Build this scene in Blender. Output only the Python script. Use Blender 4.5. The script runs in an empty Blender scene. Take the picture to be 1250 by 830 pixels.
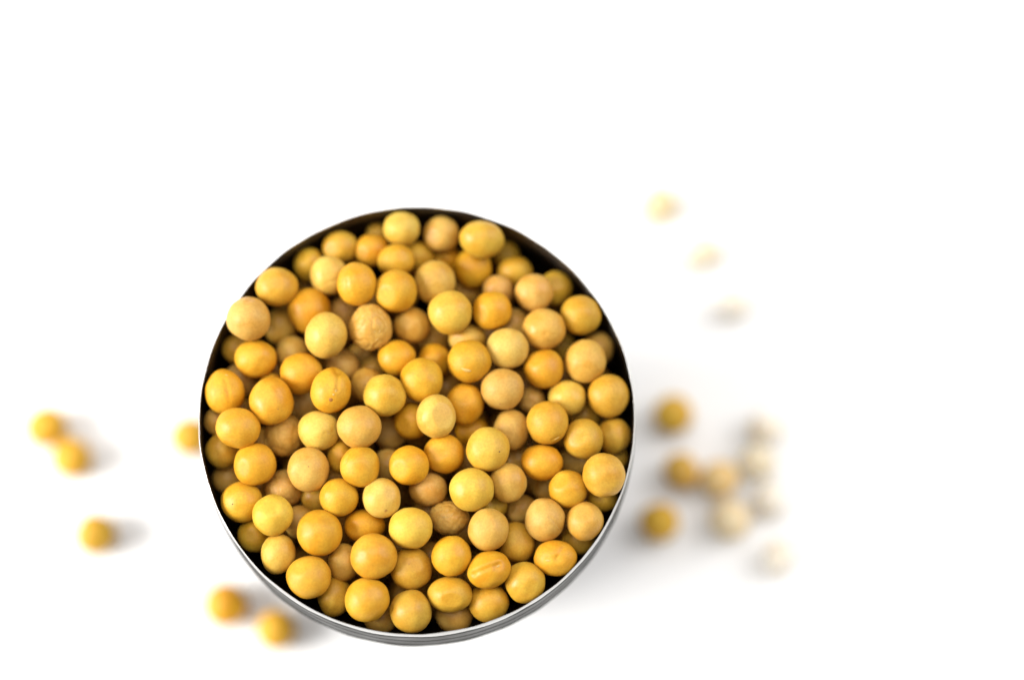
import bpy, bmesh, math, random
from mathutils import Vector, Matrix, noise

scene = bpy.context.scene
col = scene.collection

# ---------------------------------------------------------------- camera
cam_data = bpy.data.cameras.new('camera')
cam = bpy.data.objects.new('camera', cam_data)
col.objects.link(cam)
rot = Matrix([[0.999879, -0.00348, -0.015146], [-0.0, 0.974597, -0.223965], [0.01554, 0.223938, 0.97448]])
cam.matrix_world = Matrix.Translation((0.01027, -0.07437, 0.45243)) @ rot.to_4x4()
cam_data.sensor_width = 36.0
cam_data.lens = 80.0
cam_data.clip_start = 0.01
cam_data.clip_end = 20.0
cam_data.dof.use_dof = True
cam_data.dof.focus_distance = 0.3840
cam_data.dof.aperture_fstop = 3.3
cam_data.dof.aperture_blades = 0
scene.camera = cam

# ---------------------------------------------------------------- light (indoor studio: soft room light, overhead softbox, low key from the left)
world = bpy.data.worlds.new('World')
scene.world = world
world.use_nodes = True
bg = world.node_tree.nodes['Background']
bg.inputs[0].default_value = (1.0, 0.99, 0.98, 1)
bg.inputs[1].default_value = 0.31

def area(name, loc, target, size, power, color):
    d = bpy.data.lights.new(name, 'AREA')
    d.shape = 'DISK'
    d.size = size
    d.energy = power
    d.color = color
    o = bpy.data.objects.new(name, d)
    col.objects.link(o)
    o.location = loc
    o.rotation_euler = (Vector(target) - Vector(loc)).to_track_quat('-Z', 'Y').to_euler()
    return o

area('overhead_softbox', (-0.16, 0.28, 1.20), (0, 0, 0), 0.95, 6.6, (1.0, 0.985, 0.97))
area('key_softbox', (-0.80, -0.10, 0.50), (0, 0, 0.03), 0.52, 14.0, (1.0, 0.985, 0.96))
area('added_wash_lamp', (0.85, 0.35, 0.75), (0.20, 0, 0), 0.90, 7.5, (1.0, 0.99, 0.98))  # added lamp, washes the right side of the table towards white

vs = scene.view_settings
vs.view_transform = 'Standard'
vs.look = 'None'
vs.exposure = 0.44
vs.gamma = 1.0
vs.use_curve_mapping = False
scene.cycles.max_bounces = 8
scene.cycles.use_denoising = True

# ---------------------------------------------------------------- materials
def new_mat(name):
    m = bpy.data.materials.new(name)
    m.use_nodes = True
    nt = m.node_tree
    return m, nt, nt.nodes['Principled BSDF']

def N(nt, kind, **kw):
    n = nt.nodes.new(kind)
    for k, v in kw.items():
        setattr(n, k, v)
    return n

def table_material():
    m, nt, b = new_mat('white_table')
    tc = N(nt, 'ShaderNodeTexCoord')
    nz = N(nt, 'ShaderNodeTexNoise'); nz.inputs['Scale'].default_value = 9.0; nz.inputs['Detail'].default_value = 4
    rp = N(nt, 'ShaderNodeValToRGB')
    rp.color_ramp.elements[0].color = (0.78, 0.776, 0.773, 1)
    rp.color_ramp.elements[1].color = (0.82, 0.816, 0.813, 1)
    nt.links.new(tc.outputs['Object'], nz.inputs['Vector'])
    nt.links.new(nz.outputs['Fac'], rp.inputs['Fac'])
    gr = N(nt, 'ShaderNodeTexNoise'); gr.inputs['Scale'].default_value = 900.0; gr.inputs['Detail'].default_value = 3
    g2 = N(nt, 'ShaderNodeMapRange'); g2.inputs['To Min'].default_value = 0.90; g2.inputs['To Max'].default_value = 1.06
    mg = N(nt, 'ShaderNodeMix', data_type='RGBA', blend_type='MULTIPLY'); mg.inputs['Factor'].default_value = 1.0
    nt.links.new(tc.outputs['Object'], gr.inputs['Vector']); nt.links.new(gr.outputs['Fac'], g2.inputs['Value'])
    nt.links.new(rp.outputs['Color'], mg.inputs['A']); nt.links.new(g2.outputs['Result'], mg.inputs['B'])
    nt.links.new(mg.outputs['Result'], b.inputs['Base Color'])
    b.inputs['Roughness'].default_value = 0.75
    b.inputs['Specular IOR Level'].default_value = 0.2
    return m

def metal_material(name, c0, c1, rough, metallic=1.0):
    m, nt, b = new_mat(name)
    tc = N(nt, 'ShaderNodeTexCoord')
    mp = N(nt, 'ShaderNodeMapping'); mp.inputs['Scale'].default_value = (60, 60, 1600)
    nz = N(nt, 'ShaderNodeTexNoise'); nz.inputs['Scale'].default_value = 1.0; nz.inputs['Detail'].default_value = 3
    sm = N(nt, 'ShaderNodeTexNoise'); sm.inputs['Scale'].default_value = 140.0; sm.inputs['Detail'].default_value = 5
    mx = N(nt, 'ShaderNodeMix', data_type='RGBA')
    mx.inputs['A'].default_value = (*c0, 1); mx.inputs['B'].default_value = (*c1, 1)
    mr = N(nt, 'ShaderNodeMapRange'); mr.inputs['To Min'].default_value = rough * 0.7; mr.inputs['To Max'].default_value = rough * 1.4
    bp = N(nt, 'ShaderNodeBump'); bp.inputs['Strength'].default_value = 0.06; bp.inputs['Distance'].default_value = 0.0002
    L = nt.links.new
    L(tc.outputs['Object'], mp.inputs['Vector']); L(mp.outputs['Vector'], nz.inputs['Vector'])
    L(tc.outputs['Object'], sm.inputs['Vector'])
    L(nz.outputs['Fac'], mx.inputs['Factor']); L(mx.outputs['Result'], b.inputs['Base Color'])
    L(sm.outputs['Fac'], mr.inputs['Value']); L(mr.outputs['Result'], b.inputs['Roughness'])
    L(nz.outputs['Fac'], bp.inputs['Height']); L(bp.outputs['Normal'], b.inputs['Normal'])
    b.inputs['Metallic'].default_value = metallic
    return m

def bean_material():
    m, nt, b = new_mat('soybean_skin')
    L = nt.links.new
    tc = N(nt, 'ShaderNodeTexCoord')
    oi = N(nt, 'ShaderNodeObjectInfo')
    sc_ = N(nt, 'ShaderNodeVectorMath', operation='MULTIPLY_ADD')
    cb = N(nt, 'ShaderNodeCombineXYZ')
    for k in range(3):
        L(oi.outputs['Random'], cb.inputs[k])
    sc_.inputs[1].default_value = (91, 57, 33)
    L(cb.outputs[0], sc_.inputs[0]); L(tc.outputs['Object'], sc_.inputs[2])
    big = N(nt, 'ShaderNodeTexNoise'); big.inputs['Scale'].default_value = 1.1; big.inputs['Detail'].default_value = 2
    fine = N(nt, 'ShaderNodeTexNoise'); fine.inputs['Scale'].default_value = 9.0; fine.inputs['Detail'].default_value = 6; fine.inputs['Roughness'].default_value = 0.65
    L(sc_.outputs[0], big.inputs['Vector']); L(sc_.outputs[0], fine.inputs['Vector'])
    # large patches drift between a more orange and a more creamy tone of the bean's own colour
    warm = N(nt, 'ShaderNodeMix', data_type='RGBA', blend_type='MULTIPLY'); warm.inputs['Factor'].default_value = 1.0
    rp = N(nt, 'ShaderNodeValToRGB')
    rp.color_ramp.elements[0].position = 0.32; rp.color_ramp.elements[0].color = (0.98, 0.86, 0.72, 1)
    rp.color_ramp.elements[1].position = 0.68; rp.color_ramp.elements[1].color = (1.02, 1.06, 1.2, 1)
    L(big.outputs['Fac'], rp.inputs['Fac'])
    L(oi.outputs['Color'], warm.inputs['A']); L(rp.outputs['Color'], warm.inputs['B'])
    sp = N(nt, 'ShaderNodeMix', data_type='RGBA', blend_type='MULTIPLY'); sp.inputs['Factor'].default_value = 1.0
    rp2 = N(nt, 'ShaderNodeValToRGB')
    rp2.color_ramp.elements[0].position = 0.30; rp2.color_ramp.elements[0].color = (0.86, 0.82, 0.76, 1)
    rp2.color_ramp.elements[1].position = 0.62; rp2.color_ramp.elements[1].color = (1.04, 1.04, 1.04, 1)
    L(fine.outputs['Fac'], rp2.inputs['Fac'])
    L(warm.outputs['Result'], sp.inputs['A']); L(rp2.outputs['Color'], sp.inputs['B'])
    vo = N(nt, 'ShaderNodeTexVoronoi'); vo.inputs['Scale'].default_value = 5.5
    L(sc_.outputs[0], vo.inputs['Vector'])
    rp3 = N(nt, 'ShaderNodeValToRGB')
    rp3.color_ramp.elements[0].position = 0.05; rp3.color_ramp.elements[0].color = (0.80, 0.72, 0.62, 1)
    rp3.color_ramp.elements[1].position = 0.13; rp3.color_ramp.elements[1].color = (1, 1, 1, 1)
    L(vo.outputs['Distance'], rp3.inputs['Fac'])
    s3 = N(nt, 'ShaderNodeMix', data_type='RGBA', blend_type='MULTIPLY'); s3.inputs['Factor'].default_value = 0.6
    L(sp.outputs['Result'], s3.inputs['A']); L(rp3.outputs['Color'], s3.inputs['B'])
    L(s3.outputs['Result'], b.inputs['Base Color'])
    bp = N(nt, 'ShaderNodeBump'); bp.inputs['Strength'].default_value = 0.09; bp.inputs['Distance'].default_value = 0.0004
    L(fine.outputs['Fac'], bp.inputs['Height']); L(bp.outputs['Normal'], b.inputs['Normal'])
    rr = N(nt, 'ShaderNodeMapRange'); rr.inputs['From Min'].default_value = 0.3; rr.inputs['From Max'].default_value = 0.7
    rr.inputs['To Min'].default_value = 0.38; rr.inputs['To Max'].default_value = 0.64
    L(big.outputs['Fac'], rr.inputs['Value']); L(rr.outputs['Result'], b.inputs['Roughness'])
    b.inputs['Specular IOR Level'].default_value = 0.36
    b.inputs['Subsurface Weight'].default_value = 0.12
    b.inputs['Subsurface Radius'].default_value = (1.0, 0.5, 0.15)
    b.inputs['Subsurface Scale'].default_value = 0.0012
    return m

def plain_material(name, c, rough=0.5):
    m, nt, b = new_mat(name)
    tc = N(nt, 'ShaderNodeTexCoord')
    nz = N(nt, 'ShaderNodeTexNoise'); nz.inputs['Scale'].default_value = 14.0
    mx = N(nt, 'ShaderNodeMix', data_type='RGBA')
    mx.inputs['A'].default_value = (*[x * 0.85 for x in c], 1)
    mx.inputs['B'].default_value = (*[min(1, x * 1.1) for x in c], 1)
    nt.links.new(tc.outputs['Object'], nz.inputs['Vector'])
    nt.links.new(nz.outputs['Fac'], mx.inputs['Factor'])
    nt.links.new(mx.outputs['Result'], b.inputs['Base Color'])
    b.inputs['Roughness'].default_value = rough
    return m

M_TABLE = table_material()
M_STEEL = metal_material('brushed_steel', (0.042, 0.042, 0.040), (0.070, 0.070, 0.067), 0.50)
M_LIP = metal_material('polished_steel_lip', (0.42, 0.42, 0.41), (0.55, 0.55, 0.54), 0.30)
M_INNER = metal_material('dark_inner_steel', (0.05, 0.045, 0.038), (0.09, 0.08, 0.068), 0.30, 1.0)
M_BEAN = bean_material()
M_SCAR = plain_material('pale_scar', (0.50, 0.32, 0.085), 0.7)
M_SCAR_BROWN = plain_material('brown_scar', (0.30, 0.12, 0.02), 0.5)
M_SPECK = plain_material('dark_speck', (0.06, 0.03, 0.015), 0.6)

def link(name, me, mat, parent=None):
    o = bpy.data.objects.new(name, me)
    if mat and not me.materials:
        me.materials.append(mat)
    col.objects.link(o)
    if parent:
        o.parent = parent
    return o

def smooth(me):
    for p in me.polygons:
        p.use_smooth = True

# ---------------------------------------------------------------- table
bm = bmesh.new()
bmesh.ops.create_grid(bm, x_segments=8, y_segments=8, size=1.6)
me = bpy.data.meshes.new('table_surface')
bm.to_mesh(me); bm.free()
table = link('table_surface', me, M_TABLE)
table['kind'] = 'structure'
table['label'] = 'plain matt white table top under the tin'

# ---------------------------------------------------------------- tin
RIM = 0.0705

def lathe(profile, seg=160):
    """closed ring profile [(r, z)...] spun round z"""
    verts, faces = [], []
    n = len(profile)
    for s in range(seg):
        a = 2 * math.pi * s / seg
        c, si = math.cos(a), math.sin(a)
        wob = 1 + 0.0012 * math.sin(2 * a + 0.7) + 0.0006 * math.sin(5 * a)
        for r, z in profile:
            dn = 0.00010 * noise.noise(Vector((c * 9, si * 9, z * 420))) + 0.00002 * noise.noise(Vector((c * 25, si * 25, z * 700)))
            verts.append(((r * wob + dn) * c, (r * wob + dn) * si, z + 0.4 * dn))
    for s in range(seg):
        t = (s + 1) % seg
        for k in range(n):
            l = (k + 1) % n
            faces.append((s * n + k, t * n + k, t * n + l, s * n + l))
    me = bpy.data.meshes.new('lathe')
    me.from_pydata(verts, [], faces)
    me.update()
    bm = bmesh.new(); bm.from_mesh(me)
    bmesh.ops.recalc_face_normals(bm, faces=bm.faces)
    bm.to_mesh(me); bm.free()
    smooth(me)
    return me

def arc(cr, cz, rad, a0, a1, n=6):
    return [(cr + rad * math.cos(math.radians(a0 + (a1 - a0) * i / n)), cz + rad * math.sin(math.radians(a0 + (a1 - a0) * i / n))) for i in range(n + 1)]

tin = bpy.data.objects.new('steel_tin', None)
col.objects.link(tin)
tin['label'] = 'round dark grey steel tin with bright rim, heaped full of soybeans'
tin['category'] = 'tin'
# rolled lip: a thin round bead
lip = link('lip', lathe([(0.03709, RIM - 0.00006), (0.03713, RIM), (0.03718, RIM - 0.00004), (0.03738, RIM - 0.0010), (0.03740, RIM - 0.0018), (0.03709, RIM - 0.0018)], 200), M_LIP, tin)
lip['label'] = 'thin bright polished rim'
# collar below the lip, with a shallow raised stripe and a rolled lower edge
collar = link('collar', lathe(
    [(0.03739, RIM - 0.0017), (0.03748, RIM - 0.0035), (0.03754, RIM - 0.0062)]
    + arc(0.03752, RIM - 0.0078, 0.00007, 80, -80, 6)
    + [(0.03762, RIM - 0.0098), (0.03768, RIM - 0.0118)]
    + arc(0.03755, RIM - 0.0126, 0.00038, 60, -120, 8)
    + [(0.03727, RIM - 0.0120), (0.03727, RIM - 0.0017)], 200), M_STEEL, tin)
# tapering body down to the table
link('body', lathe([(0.0372, RIM - 0.0124), (0.0361, RIM - 0.0136), (0.0355, RIM - 0.016), (0.0262, 0.006)]
    + arc(0.0250, 0.0022, 0.0022, 10, -90, 6)
    + [(0.0245, 0.0006), (0.0256, 0.006), (0.0351, RIM - 0.016), (0.0357, RIM - 0.0132), (0.0369, RIM - 0.0120)], 160), M_STEEL, tin)
# dark inner wall and floor
link('inner_wall', lathe([(0.03722, RIM - 0.0008), (0.03722, RIM - 0.0115), (0.0356, RIM - 0.0135), (0.0326, RIM - 0.0285),
    (0.0004, RIM - 0.0290), (0.0004, RIM - 0.0286), (0.0324, RIM - 0.0281), (0.0354, RIM - 0.0133), (0.03710, RIM - 0.0113), (0.03710, RIM - 0.0008)], 160), M_INNER, tin)

# ---------------------------------------------------------------- soybeans
BEANS = [  # key, centre, radii, euler, colour, label
 (1, (-0.02905, 0.01668, 0.07197), (0.00373, 0.00387, 0.00371), (0.236, 0.097, 0.027), (0.504, 0.298, 0.059), "tan soybean lying on top at ten o'clock, against the rim"),
 (2, (-0.02444, 0.02284, 0.06988), (0.00376, 0.00333, 0.00349), (0.236, 0.118, -0.112), (0.496, 0.279, 0.024), "oval dull gold soybean with a pale sheen by the upper left rim"),
 (3, (-0.01942, 0.02805, 0.06525), (0.00273, 0.00302, 0.00287), (0.26, 0.071, 0.023), (0.483, 0.288, 0.02), "olive gold soybean mostly covered at quarter to eleven, against the rim"),
 (4, (-0.01393, 0.03099, 0.06635), (0.00316, 0.00288, 0.00292), (0.267, 0.057, 0.02), (0.464, 0.27, 0.023), "olive gold soybean mostly covered at quarter past eleven, against the rim"),
 (5, (-0.00747, 0.0339, 0.0633), (0.00225, 0.00232, 0.00215), (0.272, 0.041, 0.016), (0.462, 0.264, 0.026), "olive gold soybean deep down at half past eleven, against the rim"),
 (6, (-0.00311, 0.03371, 0.06875), (0.00322, 0.00308, 0.00311), (0.275, 0.031, 0.013), (0.516, 0.343, 0.049), "pale tan soybean lying on top at twelve o'clock, against the rim"),
 (7, (-0.00832, 0.03041, 0.06634), (0.00302, 0.00288, 0.00288), (0.265, 0.044, 0.016), (0.506, 0.246, 0.012), "orange gold soybean mostly covered at half past eleven, one bean in from the rim"),
 (8, (-0.00398, 0.02781, 0.06894), (0.00328, 0.00293, 0.00296), (0.261, 0.034, 0.013), (0.503, 0.279, 0.018), "golden yellow soybean partly covered at twelve o'clock, one bean in from the rim"),
 (9, (-0.01568, 0.02519, 0.06875), (0.00335, 0.00356, 0.00331), (0.255, 0.062, 0.02), (0.559, 0.365, 0.065), "pale tan soybean lying on top at eleven o'clock, one bean in from the rim"),
 (10, (-0.01056, 0.02282, 0.07218), (0.00339, 0.00374, 0.00339), (0.251, 0.05, 0.017), (0.549, 0.28, 0.013), "orange gold soybean lying on top at eleven o'clock, one bean in from the rim"),
 (11, (-0.00388, 0.02181, 0.07123), (0.00368, 0.00378, 0.00371), (0.247, 0.034, 0.012), (0.507, 0.27, 0.014), "golden yellow soybean lying on top at half past eleven, midway out from the centre"),
 (12, (-0.01896, 0.01909, 0.06793), (0.00384, 0.00391, 0.00368), (0.239, 0.071, 0.021), (0.503, 0.25, 0.011), "orange gold soybean lying on top at half past ten, one bean in from the rim"),
 (13, (-0.0157, 0.01385, 0.07171), (0.00365, 0.00393, 0.00357), (0.228, 0.064, 0.018), (0.544, 0.35, 0.055), "pale tan soybean lying on top at half past ten, midway out from the centre"),
 (14, (-0.00815, 0.01559, 0.07042), (0.00367, 0.00409, 0.00384), (0.232, 0.045, 0.014), (0.491, 0.281, 0.049), "wrinkled tan soybean with a pale fleck, upper left of the tin's middle"),
 (15, (-0.02421, 0.01726, 0.06351), (0.00309, 0.00323, 0.0031), (0.232, 0.083, 0.023), (0.471, 0.282, 0.039), "tan soybean mostly covered at ten o'clock, one bean in from the rim"),
 (16, (-0.01302, 0.01982, 0.06396), (0.00287, 0.00287, 0.00283), (0.238, 0.056, 0.017), (0.509, 0.285, 0.057), "tan soybean mostly covered at eleven o'clock, midway out from the centre"),
 (17, (-0.00111, 0.01665, 0.06757), (0.0032, 0.00313, 0.00305), (0.232, 0.027, 0.01), (0.496, 0.278, 0.041), "tan soybean partly covered at twelve o'clock, midway out from the centre"),
 (18, (-0.03184, 0.01309, 0.06425), (0.00257, 0.00257, 0.00245), (0.223, 0.102, 0.027), (0.497, 0.283, 0.027), "olive gold soybean deep down at half past nine, against the rim"),
 (19, (-0.028, 0.01038, 0.06851), (0.00367, 0.00325, 0.00345), (0.219, 0.094, 0.024), (0.54, 0.287, 0.016), "golden yellow soybean partly covered at quarter to ten, one bean in from the rim"),
 (20, (-0.02201, 0.01216, 0.06525), (0.00285, 0.00314, 0.00291), (0.221, 0.078, 0.021), (0.549, 0.348, 0.066), "pale tan soybean partly covered at ten o'clock, one bean in from the rim"),
 (21, (-0.01995, 0.00774, 0.06919), (0.00366, 0.00366, 0.00362), (0.212, 0.075, 0.019), (0.545, 0.266, 0.013), "orange gold soybean lying on top at half past nine, midway out from the centre"),
 (22, (-0.01322, 0.01, 0.06514), (0.00299, 0.00285, 0.00276), (0.215, 0.057, 0.016), (0.485, 0.283, 0.057), "tan soybean mostly covered at ten o'clock, midway out from the centre"),
 (23, (-0.01467, 0.00418, 0.07203), (0.00349, 0.00391, 0.00355), (0.187, 0.103, -0.191), (0.54, 0.291, 0.016), "golden soybean with a pale scar and a notch in its top edge"),
 (24, (-0.00557, 0.00329, 0.07186), (0.0037, 0.00363, 0.00352), (0.202, 0.039, 0.011), (0.517, 0.317, 0.031), "bright yellow soybean lying on top at ten o'clock, at the very centre"),
 (25, (-0.00884, 0.00626, 0.06635), (0.00284, 0.00312, 0.00292), (0.206, 0.047, 0.013), (0.517, 0.292, 0.043), "tan soybean mostly covered at ten o'clock, near the centre"),
 (26, (-0.00363, 0.0105, 0.06901), (0.00332, 0.00304, 0.00318), (0.218, 0.034, 0.011), (0.528, 0.264, 0.01), "orange gold soybean partly covered at half past eleven, near the centre"),
 (27, (-0.03306, 0.00434, 0.06913), (0.00337, 0.00394, 0.00357), (0.217, 0.078, 0.164), (0.543, 0.273, 0.011), "orange gold soybean with a dented side against the left rim"),
 (28, (-0.0249, 0.00232, 0.07101), (0.00377, 0.00412, 0.00373), (0.199, 0.088, 0.021), (0.539, 0.28, 0.017), "golden yellow soybean lying on top at quarter past nine, one bean in from the rim"),
 (29, (-0.02539, 0.00609, 0.0666), (0.0022, 0.0022, 0.00217), (0.207, 0.088, 0.022), (0.498, 0.272, 0.018), "golden yellow soybean partly covered at half past nine, one bean in from the rim"),
 (30, (-0.03041, -0.00225, 0.07142), (0.00383, 0.00355, 0.00361), (0.168, 0.133, -0.152), (0.533, 0.278, 0.016), "golden yellow soybean lying on top at nine o'clock, one bean in from the rim"),
 (31, (-0.02297, -0.00252, 0.06613), (0.00346, 0.00367, 0.00338), (0.185, 0.082, 0.018), (0.509, 0.291, 0.05), "dull tan wrinkled soybean sunk between others left of the middle"),
 (32, (-0.01677, -0.00242, 0.07023), (0.00356, 0.00342, 0.00349), (0.187, 0.068, 0.016), (0.553, 0.372, 0.059), "pale tan soybean with three short pale ticks on its right side"),
 (33, (-0.00977, -0.00229, 0.07265), (0.00382, 0.00361, 0.0036), (0.179, 0.076, -0.125), (0.504, 0.291, 0.047), "tan soybean lying on top at nine o'clock, near the centre"),
 (34, (-0.01986, 0.00361, 0.06213), (0.00243, 0.00286, 0.00255), (0.198, 0.073, 0.018), (0.475, 0.273, 0.057), "tan soybean deep down at nine o'clock, midway out from the centre"),
 (35, (-0.00109, -0.00025, 0.06735), (0.0031, 0.00324, 0.00316), (0.19, 0.028, 0.008), (0.533, 0.268, 0.01), "orange gold soybean mostly covered at half past eight, at the very centre"),
 (36, (-0.00493, -0.00157, 0.06206), (0.00285, 0.00285, 0.0027), (0.185, 0.037, 0.01), (0.481, 0.284, 0.055), "tan soybean deep down at eight o'clock, at the very centre"),
 (37, (-0.03364, -0.00517, 0.06542), (0.00289, 0.00303, 0.00285), (0.178, 0.109, 0.022), (0.489, 0.29, 0.026), "olive gold soybean mostly covered at half past eight, against the rim"),
 (38, (-0.02755, -0.00827, 0.06963), (0.00356, 0.00362, 0.00352), (0.172, 0.095, 0.019), (0.54, 0.269, 0.012), "orange gold soybean lying on top at half past eight, one bean in from the rim"),
 (39, (-0.03287, -0.00925, 0.06064), (0.00285, 0.00285, 0.00273), (0.166, 0.106, 0.02), (0.492, 0.29, 0.053), "tan soybean deep down at half past eight, against the rim"),
 (40, (-0.01843, -0.00919, 0.07052), (0.00355, 0.00376, 0.0035), (0.17, 0.072, 0.015), (0.514, 0.301, 0.053), "tan soybean lying on top at eight o'clock, midway out from the centre"),
 (41, (-0.02283, -0.01165, 0.06525), (0.00338, 0.00324, 0.00311), (0.161, 0.083, 0.016), (0.495, 0.281, 0.053), "tan soybean mostly covered at eight o'clock, one bean in from the rim"),
 (42, (-0.0131, -0.00647, 0.0677), (0.00239, 0.00295, 0.00258), (0.175, 0.058, 0.013), (0.534, 0.29, 0.019), "golden yellow soybean partly covered at eight o'clock, near the centre"),
 (43, (-0.00961, -0.00893, 0.07167), (0.0034, 0.00354, 0.00333), (0.171, 0.05, 0.011), (0.525, 0.287, 0.018), "golden yellow soybean lying on top at half past seven, near the centre"),
 (44, (-0.00506, -0.00747, 0.06443), (0.00269, 0.00297, 0.00272), (0.171, 0.038, 0.009), (0.509, 0.302, 0.055), "tan soybean deep down at seven o'clock, near the centre"),
 (45, (-0.00132, -0.00867, 0.07138), (0.00347, 0.0034, 0.00343), (0.171, 0.029, 0.008), (0.55, 0.278, 0.011), "orange gold soybean lying on top at half past six, near the centre"),
 (46, (-0.02972, -0.01442, 0.06779), (0.00356, 0.00349, 0.00335), (0.156, 0.101, 0.018), (0.535, 0.296, 0.017), "golden soybean with one dark speck on its face, near the lower left rim"),
 (47, (-0.02421, -0.01706, 0.07049), (0.0035, 0.00353, 0.00345), (0.15, 0.088, 0.016), (0.546, 0.35, 0.033), "bright yellow soybean lying on top at eight o'clock, one bean in from the rim"),
 (48, (-0.01316, -0.01401, 0.07027), (0.00333, 0.00326, 0.00325), (0.157, 0.059, 0.012), (0.522, 0.284, 0.016), "golden yellow soybean lying on top at half past seven, midway out from the centre"),
 (49, (-0.00584, -0.01416, 0.07072), (0.00326, 0.0034, 0.00325), (0.157, 0.041, 0.009), (0.549, 0.361, 0.065), "pale tan soybean with a tiny ring mark low on its face"),
 (50, (-0.01725, -0.01318, 0.06495), (0.00281, 0.00267, 0.00258), (0.157, 0.069, 0.013), (0.459, 0.266, 0.024), "olive gold soybean mostly covered at half past seven, midway out from the centre"),
 (51, (-0.0278, -0.01967, 0.06462), (0.00295, 0.00295, 0.00281), (0.141, 0.096, 0.016), (0.484, 0.284, 0.019), "olive gold soybean mostly covered at eight o'clock, against the rim"),
 (52, (-0.0233, -0.02329, 0.06822), (0.00298, 0.00347, 0.00312), (0.12, 0.103, -0.126), (0.52, 0.328, 0.049), "pale tan soybean partly covered at half past seven, against the rim"),
 (53, (-0.01629, -0.02003, 0.07039), (0.00387, 0.00387, 0.00371), (0.142, 0.068, 0.012), (0.501, 0.264, 0.013), "golden yellow soybean lying on top at half past seven, one bean in from the rim"),
 (54, (-0.02021, -0.01733, 0.06479), (0.00267, 0.00281, 0.00265), (0.147, 0.076, 0.014), (0.487, 0.284, 0.051), "tan soybean deep down at half past seven, one bean in from the rim"),
 (55, (-0.00889, -0.01835, 0.06732), (0.00342, 0.00279, 0.00296), (0.145, 0.048, 0.009), (0.547, 0.266, 0.011), "orange gold soybean partly covered at seven o'clock, midway out from the centre"),
 (56, (-0.00715, -0.02396, 0.07052), (0.004, 0.00386, 0.00376), (0.131, 0.045, 0.008), (0.513, 0.268, 0.018), "golden yellow soybean lying on top at half past six, one bean in from the rim"),
 (57, (-0.01229, -0.0245, 0.06646), (0.00279, 0.0032, 0.00288), (0.129, 0.057, 0.009), (0.47, 0.274, 0.04), "tan soybean mostly covered at seven o'clock, one bean in from the rim"),
 (58, (-0.018, -0.02739, 0.06949), (0.00386, 0.00359, 0.00362), (0.123, 0.072, 0.011), (0.509, 0.275, 0.019), "golden yellow soybean lying on top at seven o'clock, against the rim"),
 (59, (-0.00817, -0.03122, 0.0693), (0.00379, 0.00379, 0.00375), (0.112, 0.047, 0.007), (0.513, 0.282, 0.017), "golden yellow soybean lying on top at half past six, against the rim"),
 (60, (-0.01396, -0.03004, 0.06491), (0.00293, 0.00348, 0.00308), (0.114, 0.061, 0.009), (0.459, 0.268, 0.023), "olive gold soybean mostly covered at seven o'clock, against the rim"),
 (61, (-0.00095, -0.01918, 0.07063), (0.00373, 0.0036, 0.00366), (0.144, 0.028, 0.006), (0.559, 0.356, 0.037), "bright yellow soybean lying on top at six o'clock, midway out from the centre"),
 (62, (-0.00087, -0.02574, 0.06732), (0.00361, 0.00354, 0.00356), (0.126, 0.028, 0.006), (0.452, 0.255, 0.023), "olive gold soybean partly covered at six o'clock, one bean in from the rim"),
 (63, (-0.00089, -0.03296, 0.06773), (0.00359, 0.00359, 0.00351), (0.107, 0.029, 0.005), (0.459, 0.269, 0.026), "dull gold soybean with a dark nick on its left edge, at the bottom rim"),
 (64, (-0.00619, -0.03358, 0.06305), (0.00294, 0.00252, 0.00262), (0.105, 0.042, 0.006), (0.489, 0.278, 0.045), "tan soybean mostly covered at half past six, against the rim"),
 (65, (0.0055, -0.01694, 0.06685), (0.0035, 0.00294, 0.00321), (0.148, 0.012, 0.004), (0.486, 0.291, 0.057), "brown tan wrinkled soybean sunk below the bright yellow ones"),
 (66, (0.00933, -0.01277, 0.07132), (0.00374, 0.00367, 0.00362), (0.16, 0.002, 0.003), (0.522, 0.34, 0.036), "bright yellow soybean lying on top at half past four, near the centre"),
 (67, (0.01225, -0.0194, 0.07038), (0.00353, 0.0036, 0.00344), (0.143, -0.005, 0.001), (0.483, 0.289, 0.049), "tan soybean lying on top at five o'clock, midway out from the centre"),
 (68, (0.01697, -0.02095, 0.06604), (0.00315, 0.00364, 0.00325), (0.132, -0.041, 0.172), (0.475, 0.269, 0.024), "olive gold soybean partly covered at half past four, one bean in from the rim"),
 (69, (0.02183, -0.0175, 0.06901), (0.00348, 0.00376, 0.0035), (0.147, -0.03, -0.002), (0.482, 0.285, 0.055), "tan soybean with a thin seam running to its lower right edge"),
 (70, (0.02356, -0.024, 0.06838), (0.00368, 0.00305, 0.00317), (0.127, -0.045, 0.084), (0.528, 0.262, 0.013), "orange gold soybean with two dents and a pale scar, near the lower right rim"),
 (71, (0.02864, -0.01781, 0.06928), (0.0032, 0.00334, 0.00323), (0.147, -0.047, -0.005), (0.48, 0.273, 0.042), "tan soybean partly covered at four o'clock, against the rim"),
 (72, (0.02578, -0.01231, 0.06932), (0.00331, 0.00328, 0.00329), (0.161, -0.04, -0.004), (0.507, 0.274, 0.016), "golden yellow soybean lying on top at four o'clock, one bean in from the rim"),
 (73, (0.00598, -0.02384, 0.0697), (0.00346, 0.00346, 0.00338), (0.131, 0.011, 0.003), (0.523, 0.286, 0.014), "golden yellow soybean lying on top at half past five, one bean in from the rim"),
 (74, (0.01235, -0.02614, 0.06986), (0.00373, 0.00318, 0.0034), (0.116, -0.048, 0.346), (0.516, 0.26, 0.01), "orange soybean with a ridge across it and a white scar, low right of middle"),
 (75, (0.00578, -0.03014, 0.06791), (0.00381, 0.00305, 0.00328), (0.115, 0.011, 0.003), (0.477, 0.277, 0.022), "olive gold soybean partly covered at half past five, one bean in from the rim"),
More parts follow.
